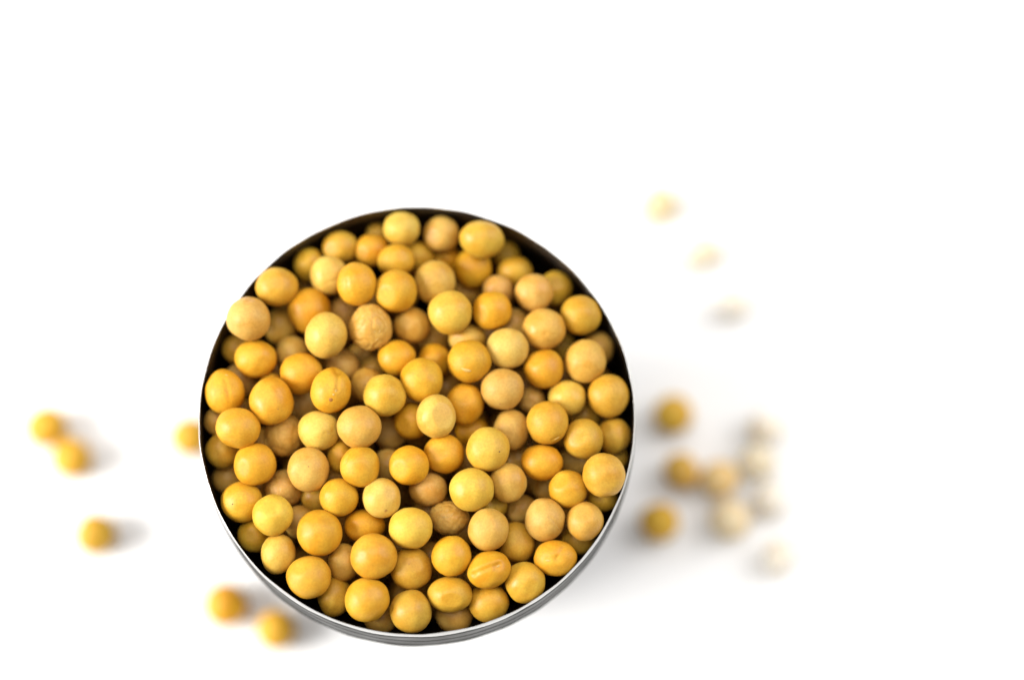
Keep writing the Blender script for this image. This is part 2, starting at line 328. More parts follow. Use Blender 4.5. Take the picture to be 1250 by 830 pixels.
 (76, (0.01235, -0.03124, 0.06584), (0.00355, 0.00327, 0.00336), (0.111, -0.006, 0.001), (0.48, 0.27, 0.021), "olive gold soybean partly covered at half past five, against the rim"),
 (77, (0.01845, -0.028, 0.06788), (0.00347, 0.00347, 0.00335), (0.12, -0.021, -0.001), (0.495, 0.296, 0.025), "olive gold soybean partly covered at five o'clock, against the rim"),
 (78, (0.00638, -0.0331, 0.06261), (0.00322, 0.0028, 0.00283), (0.105, 0.01, 0.003), (0.506, 0.292, 0.052), "tan soybean mostly covered at half past five, against the rim"),
 (79, (0.0277, -0.02016, 0.06423), (0.00281, 0.00267, 0.00269), (0.139, -0.044, -0.004), (0.482, 0.28, 0.027), "olive gold soybean deep down at quarter past four, against the rim"),
 (80, (0.01362, -0.0144, 0.06429), (0.00197, 0.00212, 0.00197), (0.153, -0.009, 0.001), (0.47, 0.28, 0.02), "olive gold soybean mostly covered at half past four, midway out from the centre"),
 (81, (0.03176, -0.01027, 0.07149), (0.00368, 0.00382, 0.00359), (0.167, -0.055, -0.007), (0.491, 0.277, 0.027), "olive gold soybean lying on top at half past three, against the rim"),
 (82, (0.03382, -0.00247, 0.066), (0.00304, 0.00311, 0.00302), (0.184, -0.059, -0.008), (0.472, 0.27, 0.025), "olive gold soybean mostly covered at three o'clock, against the rim"),
 (83, (0.02844, -0.00355, 0.06898), (0.00351, 0.00351, 0.00349), (0.183, -0.046, -0.006), (0.459, 0.266, 0.023), "olive gold soybean lying on top at three o'clock, one bean in from the rim"),
 (84, (0.03283, 0.00409, 0.06844), (0.0036, 0.00381, 0.00359), (0.202, -0.057, -0.008), (0.468, 0.265, 0.024), "olive gold soybean lying on top at three o'clock, against the rim"),
 (85, (0.02229, -0.0011, 0.07065), (0.00364, 0.00371, 0.00363), (0.19, -0.031, -0.003), (0.495, 0.261, 0.017), "golden yellow soybean lying on top at three o'clock, midway out from the centre"),
 (86, (0.02142, -0.00756, 0.06863), (0.00364, 0.00315, 0.00335), (0.174, -0.014, -0.088), (0.535, 0.261, 0.012), "orange gold soybean partly covered at half past three, midway out from the centre"),
 (87, (0.02585, 0.00373, 0.068), (0.00332, 0.00311, 0.00321), (0.2, -0.04, -0.005), (0.561, 0.37, 0.051), "pale tan soybean partly covered at half past two, one bean in from the rim"),
 (88, (0.01977, 0.0039, 0.06529), (0.00235, 0.00242, 0.00236), (0.199, -0.024, -0.002), (0.479, 0.28, 0.057), "tan soybean mostly covered at half past two, midway out from the centre"),
 (89, (0.02174, 0.00869, 0.06906), (0.00353, 0.00339, 0.0034), (0.213, -0.029, -0.003), (0.507, 0.252, 0.012), "orange gold soybean partly covered at half past two, one bean in from the rim"),
 (90, (0.02888, 0.00999, 0.06919), (0.00368, 0.00382, 0.00355), (0.217, -0.047, -0.007), (0.498, 0.287, 0.044), "tan soybean lying on top at half past two, one bean in from the rim"),
 (91, (0.03134, 0.01335, 0.06402), (0.00287, 0.00301, 0.00287), (0.222, -0.052, -0.008), (0.47, 0.265, 0.045), "tan soybean mostly covered at half past two, against the rim"),
 (92, (0.01452, 0.00482, 0.07057), (0.00372, 0.00365, 0.00348), (0.204, -0.011, 0.001), (0.471, 0.274, 0.052), "tan soybean lying on top at half past two, midway out from the centre"),
 (93, (0.00886, 0.00953, 0.07115), (0.00383, 0.00365, 0.00371), (0.217, 0.003, 0.004), (0.499, 0.267, 0.014), "golden soybean with a long pale slit scar, above right of the middle"),
 (94, (0.00082, 0.00619, 0.07124), (0.00371, 0.00378, 0.00366), (0.208, 0.023, 0.008), (0.517, 0.286, 0.015), "golden yellow soybean lying on top at twelve o'clock, at the very centre"),
 (95, (0.00815, 0.00252, 0.06856), (0.00331, 0.00373, 0.00332), (0.198, 0.005, 0.004), (0.536, 0.264, 0.012), "orange gold soybean partly covered at half past two, near the centre"),
 (96, (0.00327, -0.00032, 0.07218), (0.00341, 0.00369, 0.00345), (0.192, 0.017, 0.006), (0.556, 0.363, 0.064), "pale soybean with a flattened tan face and vertical edge, at the centre"),
 (97, (0.0046, -0.00628, 0.06948), (0.00356, 0.00336, 0.00331), (0.176, 0.014, 0.005), (0.529, 0.262, 0.012), "orange gold soybean partly covered at half past four, at the very centre"),
 (98, (0.01215, -0.00581, 0.07139), (0.00379, 0.00376, 0.00367), (0.178, -0.005, 0.002), (0.515, 0.319, 0.034), "bright yellow soybean with one dark speck, right of the centre"),
 (99, (0.01612, -0.00181, 0.06766), (0.00317, 0.00352, 0.00329), (0.186, -0.015, 0.0), (0.477, 0.28, 0.051), "tan soybean partly covered at three o'clock, midway out from the centre"),
 (100, (0.00949, -0.00132, 0.0641), (0.00298, 0.0027, 0.00269), (0.186, 0.001, 0.003), (0.535, 0.262, 0.009), "orange gold soybean mostly covered at half past three, near the centre"),
 (101, (0.01553, -0.0112, 0.06913), (0.00321, 0.00342, 0.00323), (0.163, -0.014, 0.0), (0.48, 0.285, 0.048), "tan soybean partly covered at four o'clock, midway out from the centre"),
 (102, (0.00197, -0.01204, 0.06727), (0.00322, 0.00308, 0.00302), (0.161, 0.021, 0.006), (0.507, 0.284, 0.055), "tan soybean partly covered at half past five, near the centre"),
 (103, (0.02233, -0.01101, 0.06112), (0.00242, 0.00242, 0.00228), (0.161, -0.03, -0.002), (0.475, 0.284, 0.051), "tan soybean deep down at four o'clock, one bean in from the rim"),
 (104, (0.02702, -0.00629, 0.06227), (0.00285, 0.00256, 0.00258), (0.173, -0.042, -0.005), (0.473, 0.283, 0.051), "tan soybean deep down at half past three, one bean in from the rim"),
 (105, (0.01734, -0.00562, 0.06157), (0.00257, 0.00257, 0.00254), (0.174, -0.018, -0.0), (0.475, 0.277, 0.045), "tan soybean deep down at half past three, midway out from the centre"),
 (107, (0.00276, 0.01042, 0.06679), (0.00284, 0.00313, 0.00285), (0.217, 0.018, 0.007), (0.517, 0.263, 0.01), "orange gold soybean mostly covered at half past twelve, near the centre"),
 (108, (0.00381, 0.03327, 0.06672), (0.00317, 0.00324, 0.00308), (0.272, 0.014, 0.008), (0.474, 0.281, 0.051), "tan soybean mostly covered at twelve o'clock, against the rim"),
 (109, (0.01094, 0.03148, 0.07004), (0.00392, 0.00328, 0.00356), (0.268, 0.034, -0.131), (0.472, 0.281, 0.023), "olive gold soybean lying on top at half past twelve, against the rim"),
 (110, (0.01535, 0.03084, 0.0615), (0.00248, 0.00262, 0.00249), (0.263, -0.013, 0.001), (0.479, 0.283, 0.022), "olive gold soybean deep down at one o'clock, against the rim"),
 (111, (0.01682, 0.02716, 0.06456), (0.00317, 0.00274, 0.0028), (0.256, -0.017, -0.0), (0.453, 0.258, 0.018), "olive gold soybean mostly covered at one o'clock, one bean in from the rim"),
 (112, (0.00942, 0.02762, 0.06486), (0.00324, 0.0036, 0.0034), (0.255, 0.036, -0.131), (0.525, 0.269, 0.009), "orange gold soybean partly covered at half past twelve, one bean in from the rim"),
 (113, (0.00457, 0.02991, 0.06224), (0.00291, 0.00261, 0.00267), (0.261, 0.013, 0.008), (0.547, 0.278, 0.011), "orange gold soybean mostly covered at half past twelve, one bean in from the rim"),
 (114, (-0.0003, 0.02961, 0.06484), (0.00289, 0.00274, 0.00272), (0.262, 0.024, 0.011), (0.457, 0.259, 0.019), "olive gold soybean mostly covered at twelve o'clock, one bean in from the rim"),
 (115, (0.00276, 0.02405, 0.06869), (0.00371, 0.00385, 0.00363), (0.251, 0.017, 0.008), (0.487, 0.289, 0.043), "tan soybean lying on top at twelve o'clock, one bean in from the rim"),
 (116, (0.00554, 0.01801, 0.07138), (0.00384, 0.00374, 0.00362), (0.238, 0.011, 0.006), (0.523, 0.322, 0.034), "bright yellow soybean lying on top at half past twelve, midway out from the centre"),
 (117, (0.01382, 0.02312, 0.06654), (0.00272, 0.00287, 0.00267), (0.247, -0.01, 0.002), (0.492, 0.275, 0.058), "tan soybean mostly covered at one o'clock, one bean in from the rim"),
 (118, (0.01274, 0.0187, 0.07013), (0.00333, 0.00333, 0.0032), (0.239, -0.007, 0.002), (0.549, 0.28, 0.012), "orange gold soybean lying on top at one o'clock, midway out from the centre"),
 (119, (0.02005, 0.02218, 0.06913), (0.00334, 0.00334, 0.00324), (0.247, -0.025, -0.002), (0.514, 0.29, 0.055), "tan soybean partly covered at half past one, one bean in from the rim"),
 (120, (0.02397, 0.02397, 0.06486), (0.00302, 0.00317, 0.00296), (0.249, -0.034, -0.005), (0.484, 0.286, 0.021), "olive gold soybean mostly covered at half past one, against the rim"),
 (121, (0.02809, 0.01816, 0.06896), (0.00362, 0.00348, 0.00338), (0.237, -0.045, -0.007), (0.453, 0.258, 0.019), "olive gold soybean partly covered at two o'clock, against the rim"),
 (122, (0.02177, 0.01555, 0.06974), (0.00382, 0.00368, 0.00362), (0.231, -0.029, -0.003), (0.516, 0.296, 0.048), "tan soybean lying on top at two o'clock, one bean in from the rim"),
 (123, (0.01701, 0.01748, 0.06497), (0.00258, 0.00287, 0.00264), (0.233, -0.017, -0.0), (0.482, 0.283, 0.053), "tan soybean mostly covered at half past one, one bean in from the rim"),
 (124, (0.01543, 0.01191, 0.0705), (0.00367, 0.00359, 0.00345), (0.222, -0.014, 0.0), (0.521, 0.343, 0.067), "pale tan soybean lying on top at half past one, midway out from the centre"),
 (125, (0.00843, 0.01433, 0.06705), (0.00327, 0.00256, 0.00286), (0.226, 0.004, 0.004), (0.489, 0.293, 0.04), "tan soybean mostly covered at one o'clock, midway out from the centre"),
 (126, (0.00251, 0.01508, 0.0624), (0.00288, 0.00274, 0.00265), (0.226, 0.018, 0.008), (0.506, 0.291, 0.042), "tan soybean deep down at half past twelve, near the centre"),
 (128, (0.00834, 0.02421, 0.06063), (0.00247, 0.00247, 0.0024), (0.247, 0.004, 0.005), (0.517, 0.299, 0.049), "tan soybean mostly covered at half past twelve, one bean in from the rim"),
 (130, (0.02518, 0.0145, 0.06073), (0.0026, 0.0026, 0.00246), (0.223, -0.037, -0.005), (0.455, 0.272, 0.022), "olive gold soybean deep down at two o'clock, one bean in from the rim"),
 (131, (-0.01042, 0.01272, 0.0598), (0.0026, 0.0026, 0.00259), (0.219, 0.049, 0.014), (0.47, 0.268, 0.039), "larger tan soybean deep down at half past ten, near the centre"),
 (132, (-0.03452, -7e-05, 0.06551), (0.00241, 0.00255, 0.00239), (0.191, 0.111, 0.024), (0.471, 0.268, 0.046), "tan soybean deep down at nine o'clock, against the rim"),
 (133, (-0.031, 0.00772, 0.06325), (0.003, 0.003, 0.00288), (0.209, 0.1, 0.025), (0.47, 0.264, 0.056), "tan soybean mostly covered at half past nine, against the rim"),
 (134, (0.0179, -0.0146, 0.06196), (0.00269, 0.00255, 0.00249), (0.152, -0.019, -0.001), (0.493, 0.283, 0.05), "tan soybean deep down at half past four, one bean in from the rim"),
 (135, (0.02906, 0.00165, 0.06249), (0.00286, 0.00272, 0.00264), (0.193, -0.047, -0.006), (0.467, 0.264, 0.023), "olive gold soybean deep down at three o'clock, one bean in from the rim"),
 (136, (0.03177, -0.01319, 0.06622), (0.00267, 0.00253, 0.00259), (0.157, -0.055, -0.006), (0.48, 0.286, 0.021), "olive gold soybean deep down at quarter to four, against the rim"),
 (137, (0.02132, -0.02056, 0.06071), (0.00284, 0.00284, 0.00267), (0.137, -0.028, -0.002), (0.477, 0.277, 0.024), "olive gold soybean deep down at half past four, one bean in from the rim"),
 (138, (0.0343, -0.00538, 0.06189), (0.00228, 0.00228, 0.0022), (0.175, -0.06, -0.008), (0.482, 0.284, 0.027), "olive gold soybean deep down at half past three, against the rim"),
 (139, (-0.00804, 0.0097, 0.06263), (0.00244, 0.00244, 0.00234), (0.213, 0.044, 0.013), (0.49, 0.29, 0.044), "smaller tan soybean deep down at half past ten, near the centre"),
]
LOOSE = [
 ((-0.07579, 0.0106, 0.00385), (0.00396, 0.00414, 0.00385), (0, 0, 1.93), (0.586, 0.344, 0.019), "golden soybean upper of the touching pair on the table, far left of the tin"),
 ((-0.07046, 0.00431, 0.00384), (0.004, 0.00407, 0.00384), (0, 0, 0.8), (0.585, 0.333, 0.018), "golden soybean lower of the touching pair on the table, far left of the tin"),
 ((-0.0651, -0.01097, 0.0039), (0.0041, 0.0041, 0.0039), (0, 0, 3.58), (0.543, 0.328, 0.027), "lone dull gold soybean on the table with a grey shadow, far left"),
 ((-0.04698, 0.0087, 0.00376), (0.00385, 0.00406, 0.00376), (0, 0, 1.24), (0.593, 0.336, 0.018), "golden soybean on the table half hidden behind the tin's left rim"),
 ((-0.03897, -0.02487, 0.00405), (0.00426, 0.00426, 0.00405), (0, 0, 1.95), (0.619, 0.324, 0.013), "orange gold soybean on the table just off the tin's lower left side"),
 ((-0.02908, -0.02964, 0.00369), (0.00395, 0.00382, 0.00369), (0, 0, 4.71), (0.603, 0.337, 0.019), "golden soybean lying lowest of all on the table, below the tin's left"),
 ((0.0497, 0.0135, 0.00378), (0.00404, 0.00392, 0.00378), (0, 0, 5.92), (0.559, 0.341, 0.026), "dull gold soybean on the table right of the tin, highest of the darker three"),
 ((0.05118, 0.00204, 0.00349), (0.00377, 0.00358, 0.00349), (0, 0, 2.37), (0.559, 0.338, 0.056), "small brown tan soybean on the table right of the tin, next to a faded one"),
 ((0.04658, -0.00824, 0.00374), (0.00389, 0.00398, 0.00374), (0, 0, 4.19), (0.545, 0.328, 0.027), "dull gold soybean on the table, nearest the tin's lower right side"),
 ((0.05869, 0.00039, 0.00358), (0.0038, 0.00373, 0.00358), (0, 0, 0.17), (0.7, 0.52, 0.23), "blurred soybean, painted fade to cream gold, on the table touching the small brown tan one"),  # from here down a fade to white is painted into the bean colours
 ((0.06063, -0.00772, 0.00374), (0.00383, 0.00405, 0.00374), (0, 0, 0.81), (0.74, 0.62, 0.38), "large soybean, painted fade to cream, on the table, lower right beyond the dull gold one"),
 ((0.04754, 0.05738, 0.00368), (0.00385, 0.00389, 0.00368), (0, 0, 5.33), (0.62, 0.51, 0.28), "soybean with painted fade to pale cream on the table, topmost above the tin's right side"),
 ((0.05613, 0.04737, 0.00348), (0.0038, 0.00353, 0.00348), (0, 0, 3.79), (0.74, 0.68, 0.5), "soybean, painted fade to very pale cream, second in the slanting row of three, upper right"),
 ((0.06196, 0.03657, 0.00328), (0.00341, 0.0035, 0.00328), (0, 0, 2.66), (0.79, 0.755, 0.64), "soybean with painted fade to almost white, third and lowest in the slanting row, upper right"),
 ((0.06634, 0.00392, 0.00341), (0.00357, 0.0036, 0.00341), (0, 0, 2.05), (0.74, 0.68, 0.5), "soybean, painted fade to very pale, just up right of the one faded to cream gold"),
 ((0.06818, 0.01097, 0.00324), (0.00331, 0.00351, 0.00324), (0, 0, 3.62), (0.79, 0.755, 0.64), "soybean with painted fade to almost white, highest of the faint group right of the tin"),
 ((0.06864, -0.00367, 0.00322), (0.00348, 0.0033, 0.00322), (0, 0, 4.51), (0.79, 0.755, 0.64), "soybean with painted fade to almost white, right of the large faded one"),
 ((0.07014, -0.01516, 0.0032), (0.00329, 0.00345, 0.0032), (0, 0, 3.29), (0.79, 0.755, 0.64), "soybean with painted fade to almost white, lowest of the faint group, far lower right"),
]
FILL = [(-0.00772, -0.02964, 0.05419, 0.00302),(0.02229, 0.02046, 0.05645, 0.00346),(-0.02521, 0.01107, 0.05428, 0.00322),(-0.02211, -0.00459, 0.04503, 0.00356),(0.00285, -0.00668, 0.05466, 0.00297),(0.02079, 0.00436, 0.0519, 0.00358),(-0.02555, -0.01057, 0.05575, 0.00304),(-0.01908, 0.02566, 0.05766, 0.00307),(0.01135, -0.01566, 0.05118, 0.00349),(0.02368, 0.01691, 0.04944, 0.00302),(0.00771, -0.02532, 0.05633, 0.00304),(-0.01312, -0.01281, 0.04799, 0.0035),(-0.01339, -0.00099, 0.05173, 0.00291),(-0.00777, 0.01729, 0.06153, 0.00317),(-0.0191, 0.00289, 0.04969, 0.00317),(0.00979, -0.02241, 0.04583, 0.00359),(-0.0071, -0.01496, 0.05286, 0.00332),(0.0208, 0.01271, 0.05577, 0.00295),(0.02372, -0.00658, 0.0463, 0.00337),(-0.01638, -0.0235, 0.04626, 0.00302),(-0.00869, 0.02388, 0.05732, 0.00305),(0.01322, 0.02316, 0.05093, 0.00353),(0.02622, 0.0109, 0.0521, 0.00306),(-0.0028, -0.02017, 0.05471, 0.00352),(0.01395, -0.00952, 0.05671, 0.00327),(0.00577, -0.00123, 0.05872, 0.00332),(-0.02128, -0.01437, 0.05069, 0.00303),(-0.00993, 0.02165, 0.04712, 0.00357),(0.00363, 0.02746, 0.04981, 0.00355),(0.0108, 0.00793, 0.05861, 0.00323),(0.00582, 0.00822, 0.05122, 0.00296),(-0.00232, -0.02672, 0.04771, 0.00343),(-0.01834, 0.01847, 0.05397, 0.00304),(0.014, 0.01275, 0.05155, 0.00316),(-0.02862, 0.00081, 0.04515, 0.00338),(0.00103, -0.01668, 0.04938, 0.00295),(-0.02722, 0.00361, 0.0558, 0.00298),(-0.00679, 0.00589, 0.04566, 0.00328),(-0.01578, -0.00167, 0.06107, 0.00317),(-0.00847, 0.00319, 0.05374, 0.00358),(-0.01573, 0.01257, 0.04838, 0.00294),(0.01997, -0.01406, 0.05071, 0.00332),(-0.02583, 0.01375, 0.04499, 0.00345),(-0.01944, 0.01046, 0.05726, 0.00305),(-0.00701, -0.01211, 0.05984, 0.0031),(-0.01326, -0.00949, 0.05961, 0.00357),(-0.00194, 0.01844, 0.04881, 0.0032),(-0.00549, -0.00457, 0.04812, 0.00325),(0.01524, -0.00499, 0.04471, 0.00356),(-0.02972, -0.00543, 0.0552, 0.00342),(0.01843, 0.00728, 0.06046, 0.00322),(-0.00161, -0.02894, 0.05741, 0.00345),(0.02135, -0.02095, 0.05432, 0.00308),(0.00622, -0.00501, 0.04938, 0.00335),(0.01627, -0.02439, 0.05989, 0.00335),(-0.00113, 0.01347, 0.04543, 0.00305),(-0.00914, -0.02194, 0.05417, 0.00324),(0.01366, 0.01762, 0.05731, 0.00354),(-0.00174, 0.03011, 0.05574, 0.00298),(-0.02075, -0.02193, 0.05079, 0.00309),(-0.01053, 0.03146, 0.05885, 0.00294),(0.01953, -0.00788, 0.05385, 0.00294),(-0.01473, -0.00738, 0.05325, 0.00354),(0.00855, 0.00643, 0.04454, 0.00341),(-9e-05, 0.00725, 0.05577, 0.00331),(0.0279, -0.01031, 0.05653, 0.0029),(0.00234, -0.02302, 0.06014, 0.00291),(0.02938, 0.00376, 0.04652, 0.00333),(-0.0245, 0.007, 0.04857, 0.00292),(-0.00311, 0.01278, 0.06188, 0.003),(0.00484, 0.00669, 0.06188, 0.00296),(-0.02712, -0.00323, 0.06056, 0.00299),(0.01363, 0.00653, 0.0502, 0.00321),(-0.00435, 0.0093, 0.05106, 0.00323),(-0.01996, 0.02113, 0.04828, 0.00352),(0.03067, 0.00904, 0.05808, 0.00327),(0.00594, 0.01553, 0.04477, 0.00299),(0.01532, 0.00053, 0.05671, 0.00306),(-0.01386, -0.0178, 0.05966, 0.00332),(-0.01055, -0.01838, 0.04938, 0.003),(0.00298, -0.02296, 0.04526, 0.00328),(-2e-05, 0.00034, 0.05563, 0.00313),(0.00291, -0.02892, 0.0525, 0.00321),(0.03191, 0.00062, 0.05746, 0.0032),(0.01823, 0.02043, 0.04541, 0.00345),(0.02591, -0.01334, 0.04735, 0.00313),(-0.00609, 0.02551, 0.05118, 0.00348),(0.02809, -0.00391, 0.05113, 0.00332),(0.00763, -0.01724, 0.05629, 0.00324),(-0.02765, -0.00643, 0.04698, 0.00292),(0.00871, -0.01211, 0.05944, 0.00295),(-0.00723, 0.0164, 0.04484, 0.00297),(0.01777, -0.02259, 0.04546, 0.00309),(-0.00226, 0.01923, 0.0547, 0.00292),(0.0145, -0.0251, 0.05062, 0.00299),(0.00933, 0.02716, 0.05425, 0.00325),(-0.02132, 0.00471, 0.0563, 0.00318),(-0.00776, -0.01498, 0.04476, 0.00324),(-0.02434, -0.0188, 0.05674, 0.003),(-0.03026, 0.01253, 0.05901, 0.00304),(0.00521, 0.01518, 0.05342, 0.0034),(-0.02104, -0.00633, 0.05596, 0.00298),(0.00519, 0.02149, 0.0552, 0.00309),(0.00448, -0.01218, 0.04508, 0.00349),(0.02725, 0.0054, 0.05392, 0.00305),(-0.01085, -0.00287, 0.05801, 0.00311),(-0.02391, -0.01694, 0.04558, 0.00334),(0.02037, 0.01161, 0.0475, 0.00343),(0.02603, -0.01745, 0.05931, 0.00332),(-0.01117, -0.00616, 0.04502, 0.00346),(0.01091, -0.02606, 0.0619, 0.00295),(-0.01397, 0.00655, 0.05988, 0.00292),(0.0256, -0.00031, 0.05626, 0.00301),(-0.00877, 0.01979, 0.05285, 0.00292),(0.00527, 0.00119, 0.0493, 0.0029),(-0.00803, 0.01435, 0.05041, 0.00325),(-0.00815, -0.0243, 0.06136, 0.00293),(0.01976, -0.00189, 0.04975, 0.00334),(0.01315, -0.01391, 0.04532, 0.00306),(-0.00768, -0.0077, 0.05542, 0.00292),(-0.01367, -0.00014, 0.04527, 0.00309),(0.01079, -0.00936, 0.04947, 0.003),(-0.00322, 0.02421, 0.05944, 0.00297),(0.00103, -0.01149, 0.05166, 0.00298),(0.02305, 0.00334, 0.04569, 0.00308),(0.00247, -0.01455, 0.06039, 0.00333),(-0.01896, 0.00786, 0.04515, 0.00321),(-0.02355, -0.00204, 0.05133, 0.00342),(0.01661, 0.00621, 0.04465, 0.00304),(-0.02016, -0.02385, 0.05673, 0.00298),(0.00912, -0.00637, 0.06106, 0.00337),(-0.0043, 0.0249, 0.045, 0.00295),(-0.00036, -0.00761, 0.0609, 0.00294),(-0.01411, 0.02341, 0.05172, 0.00314),(-0.02528, 0.00998, 0.06113, 0.00293),(0.01428, 0.0251, 0.05703, 0.00303),(-0.01289, -0.02718, 0.05438, 0.00293),(-0.00773, -0.02358, 0.0452, 0.00293),(-0.00425, -0.01052, 0.04943, 0.00298),(0.02511, 0.00811, 0.0608, 0.00321),(0.00082, -0.00012, 0.04536, 0.00309),(0.00677, 0.02263, 0.04484, 0.00316),(-0.01339, 0.00712, 0.05339, 0.00306),(-0.0142, 0.01785, 0.05889, 0.00292),(-0.03138, 0.00195, 0.06156, 0.00323),(-0.01908, -0.0132, 0.05908, 0.00346),(-0.01468, 0.02611, 0.06181, 0.00299),(0.00927, 0.00144, 0.05433, 0.00326),(0.01613, -0.01736, 0.05655, 0.00355),(0.00315, -0.02929, 0.04565, 0.00292),(-0.02374, 0.02032, 0.05673, 0.00308),(-0.02786, -0.01211, 0.0615, 0.00299),(-0.0108, 0.01061, 0.04515, 0.003),(0.00846, -0.02935, 0.05093, 0.00294),(0.01416, 0.01478, 0.04476, 0.00342),(0.0053, 0.01003, 0.05691, 0.00293),(0.0059, -0.01936, 0.05073, 0.00306),(-0.01627, 0.00181, 0.05645, 0.00296),(0.00137, 0.00749, 0.04658, 0.00344),(0.00963, 0.01628, 0.04921, 0.00319),(0.02002, 0.01447, 0.06168, 0.00298),(0.02216, -0.01924, 0.04817, 0.00311),(-0.00023, 0.0033, 0.06085, 0.00317),(-0.02816, -0.01204, 0.05017, 0.00299),(-0.01421, 0.01297, 0.05487, 0.00311),(0.01252, 0.00042, 0.04854, 0.00299),(0.03041, -0.01306, 0.06086, 0.00309),(-0.02966, 0.0049, 0.05027, 0.00309),(-0.01623, -0.02479, 0.06162, 0.00341),(-0.01222, -0.0276, 0.0483, 0.00317)]


def ico(sub):
    bm = bmesh.new()
    bmesh.ops.create_icosphere(bm, subdivisions=sub, radius=1.0)
    return bm

def base_shape(v, seed):
    """unit direction -> slightly lumpy bean surface"""
    o = Vector((seed * 3.1, seed * 7.7, seed * 1.3))
    r = 1 + 0.060 * noise.noise(v * 0.9 + o) + 0.026 * noise.noise(v * 2.1 + o * 1.7) + 0.004 * noise.noise(v * 6.0 + o)
    return v * r

def onsphere(u, w):
    return Vector((u, w, math.sqrt(max(0.02, 1 - u * u - w * w))))

def seg_dist(p, a, b):
    ab = b - a
    t = max(0, min(1, (p - a).dot(ab) / ab.length_squared))
    return (p - (a + ab * t).normalized()).length, t      # measured along the sphere

def bean_mesh(seed, sub=4, feats=()):
    bm = ico(sub)
    for v in bm.verts:
        d = v.co.normalized()
        p = base_shape(d, seed)
        for f in feats:
            if f[0] == 'crease':          # groove (or ridge, when depth < 0) along a line
                a, b_ = onsphere(*f[1]), onsphere(*f[2])
                q, t = seg_dist(d, a, b_)
                p -= d * f[4] * math.exp(-(q / f[3]) ** 2)
            elif f[0] == 'dent':
                q = (d - onsphere(*f[1])).length
                p -= d * f[3] * math.exp(-(q / f[2]) ** 2)
            elif f[0] == 'facet':         # flattened face
                n = Vector(f[1]).normalized()
                ex = p.dot(n) - f[2]
                if ex > 0:
                    p -= n * ex * 0.88
            elif f[0] == 'wrinkle':
                k = noise.noise(d * f[1] + Vector((seed, 4, 9)))
                k2 = noise.noise(d * f[1] * 2.1 + Vector((seed, 14, 2)))
                p -= d * f[2] * (math.exp(-(k / 0.10) ** 2) + 0.5 * math.exp(-(k2 / 0.12) ** 2))
        v.co = p
    me = bpy.data.meshes.new('soybean')
    bm.to_mesh(me); bm.free()
    smooth(me)
    me.materials.append(M_BEAN)
    return me

def lens(u, w, length, width, ang, lift=1.0, ring=False):
    """small scar sitting on the unit bean at image-side point (u, w)"""
    n = onsphere(u, w).normalized()
    x = Vector((math.cos(math.radians(ang)), math.sin(math.radians(ang)), 0))
    x = (x - n * x.dot(n)).normalized()
    y = n.cross(x)
    bm = bmesh.new()
    if ring:
        vs_ = []
        for i in range(20):
            a = 2 * math.pi * i / 20
            for j in range(6):
                b_ = 2 * math.pi * j / 6
                rr = length + width * math.cos(b_)
                vs_.append(bm.verts.new((n * (lift + width * math.sin(b_)) + x * rr * math.cos(a) + y * rr * math.sin(a))))
        for i in range(20):
            for j in range(6):
                bm.faces.new((vs_[i * 6 + j], vs_[(i + 1) % 20 * 6 + j], vs_[(i + 1) % 20 * 6 + (j + 1) % 6], vs_[i * 6 + (j + 1) % 6]))
    else:
        bmesh.ops.create_icosphere(bm, subdivisions=3, radius=1.0)
        for v in bm.verts:
            c = v.co.copy()
            c.y += 0.25 * (c.x * c.x - 0.4)
            c *= 1 + 0.25 * noise.noise(c * 2 + Vector((u * 9, w * 9, 0)))
            q = x * c.x * length + y * c.y * width
            k = (n * lift + q).normalized() * lift
            v.co = k + n * c.z * 0.022
    bmesh.ops.recalc_face_normals(bm, faces=bm.faces)
    me = bpy.data.meshes.new('scar')
    bm.to_mesh(me); bm.free()
    smooth(me)
    return me

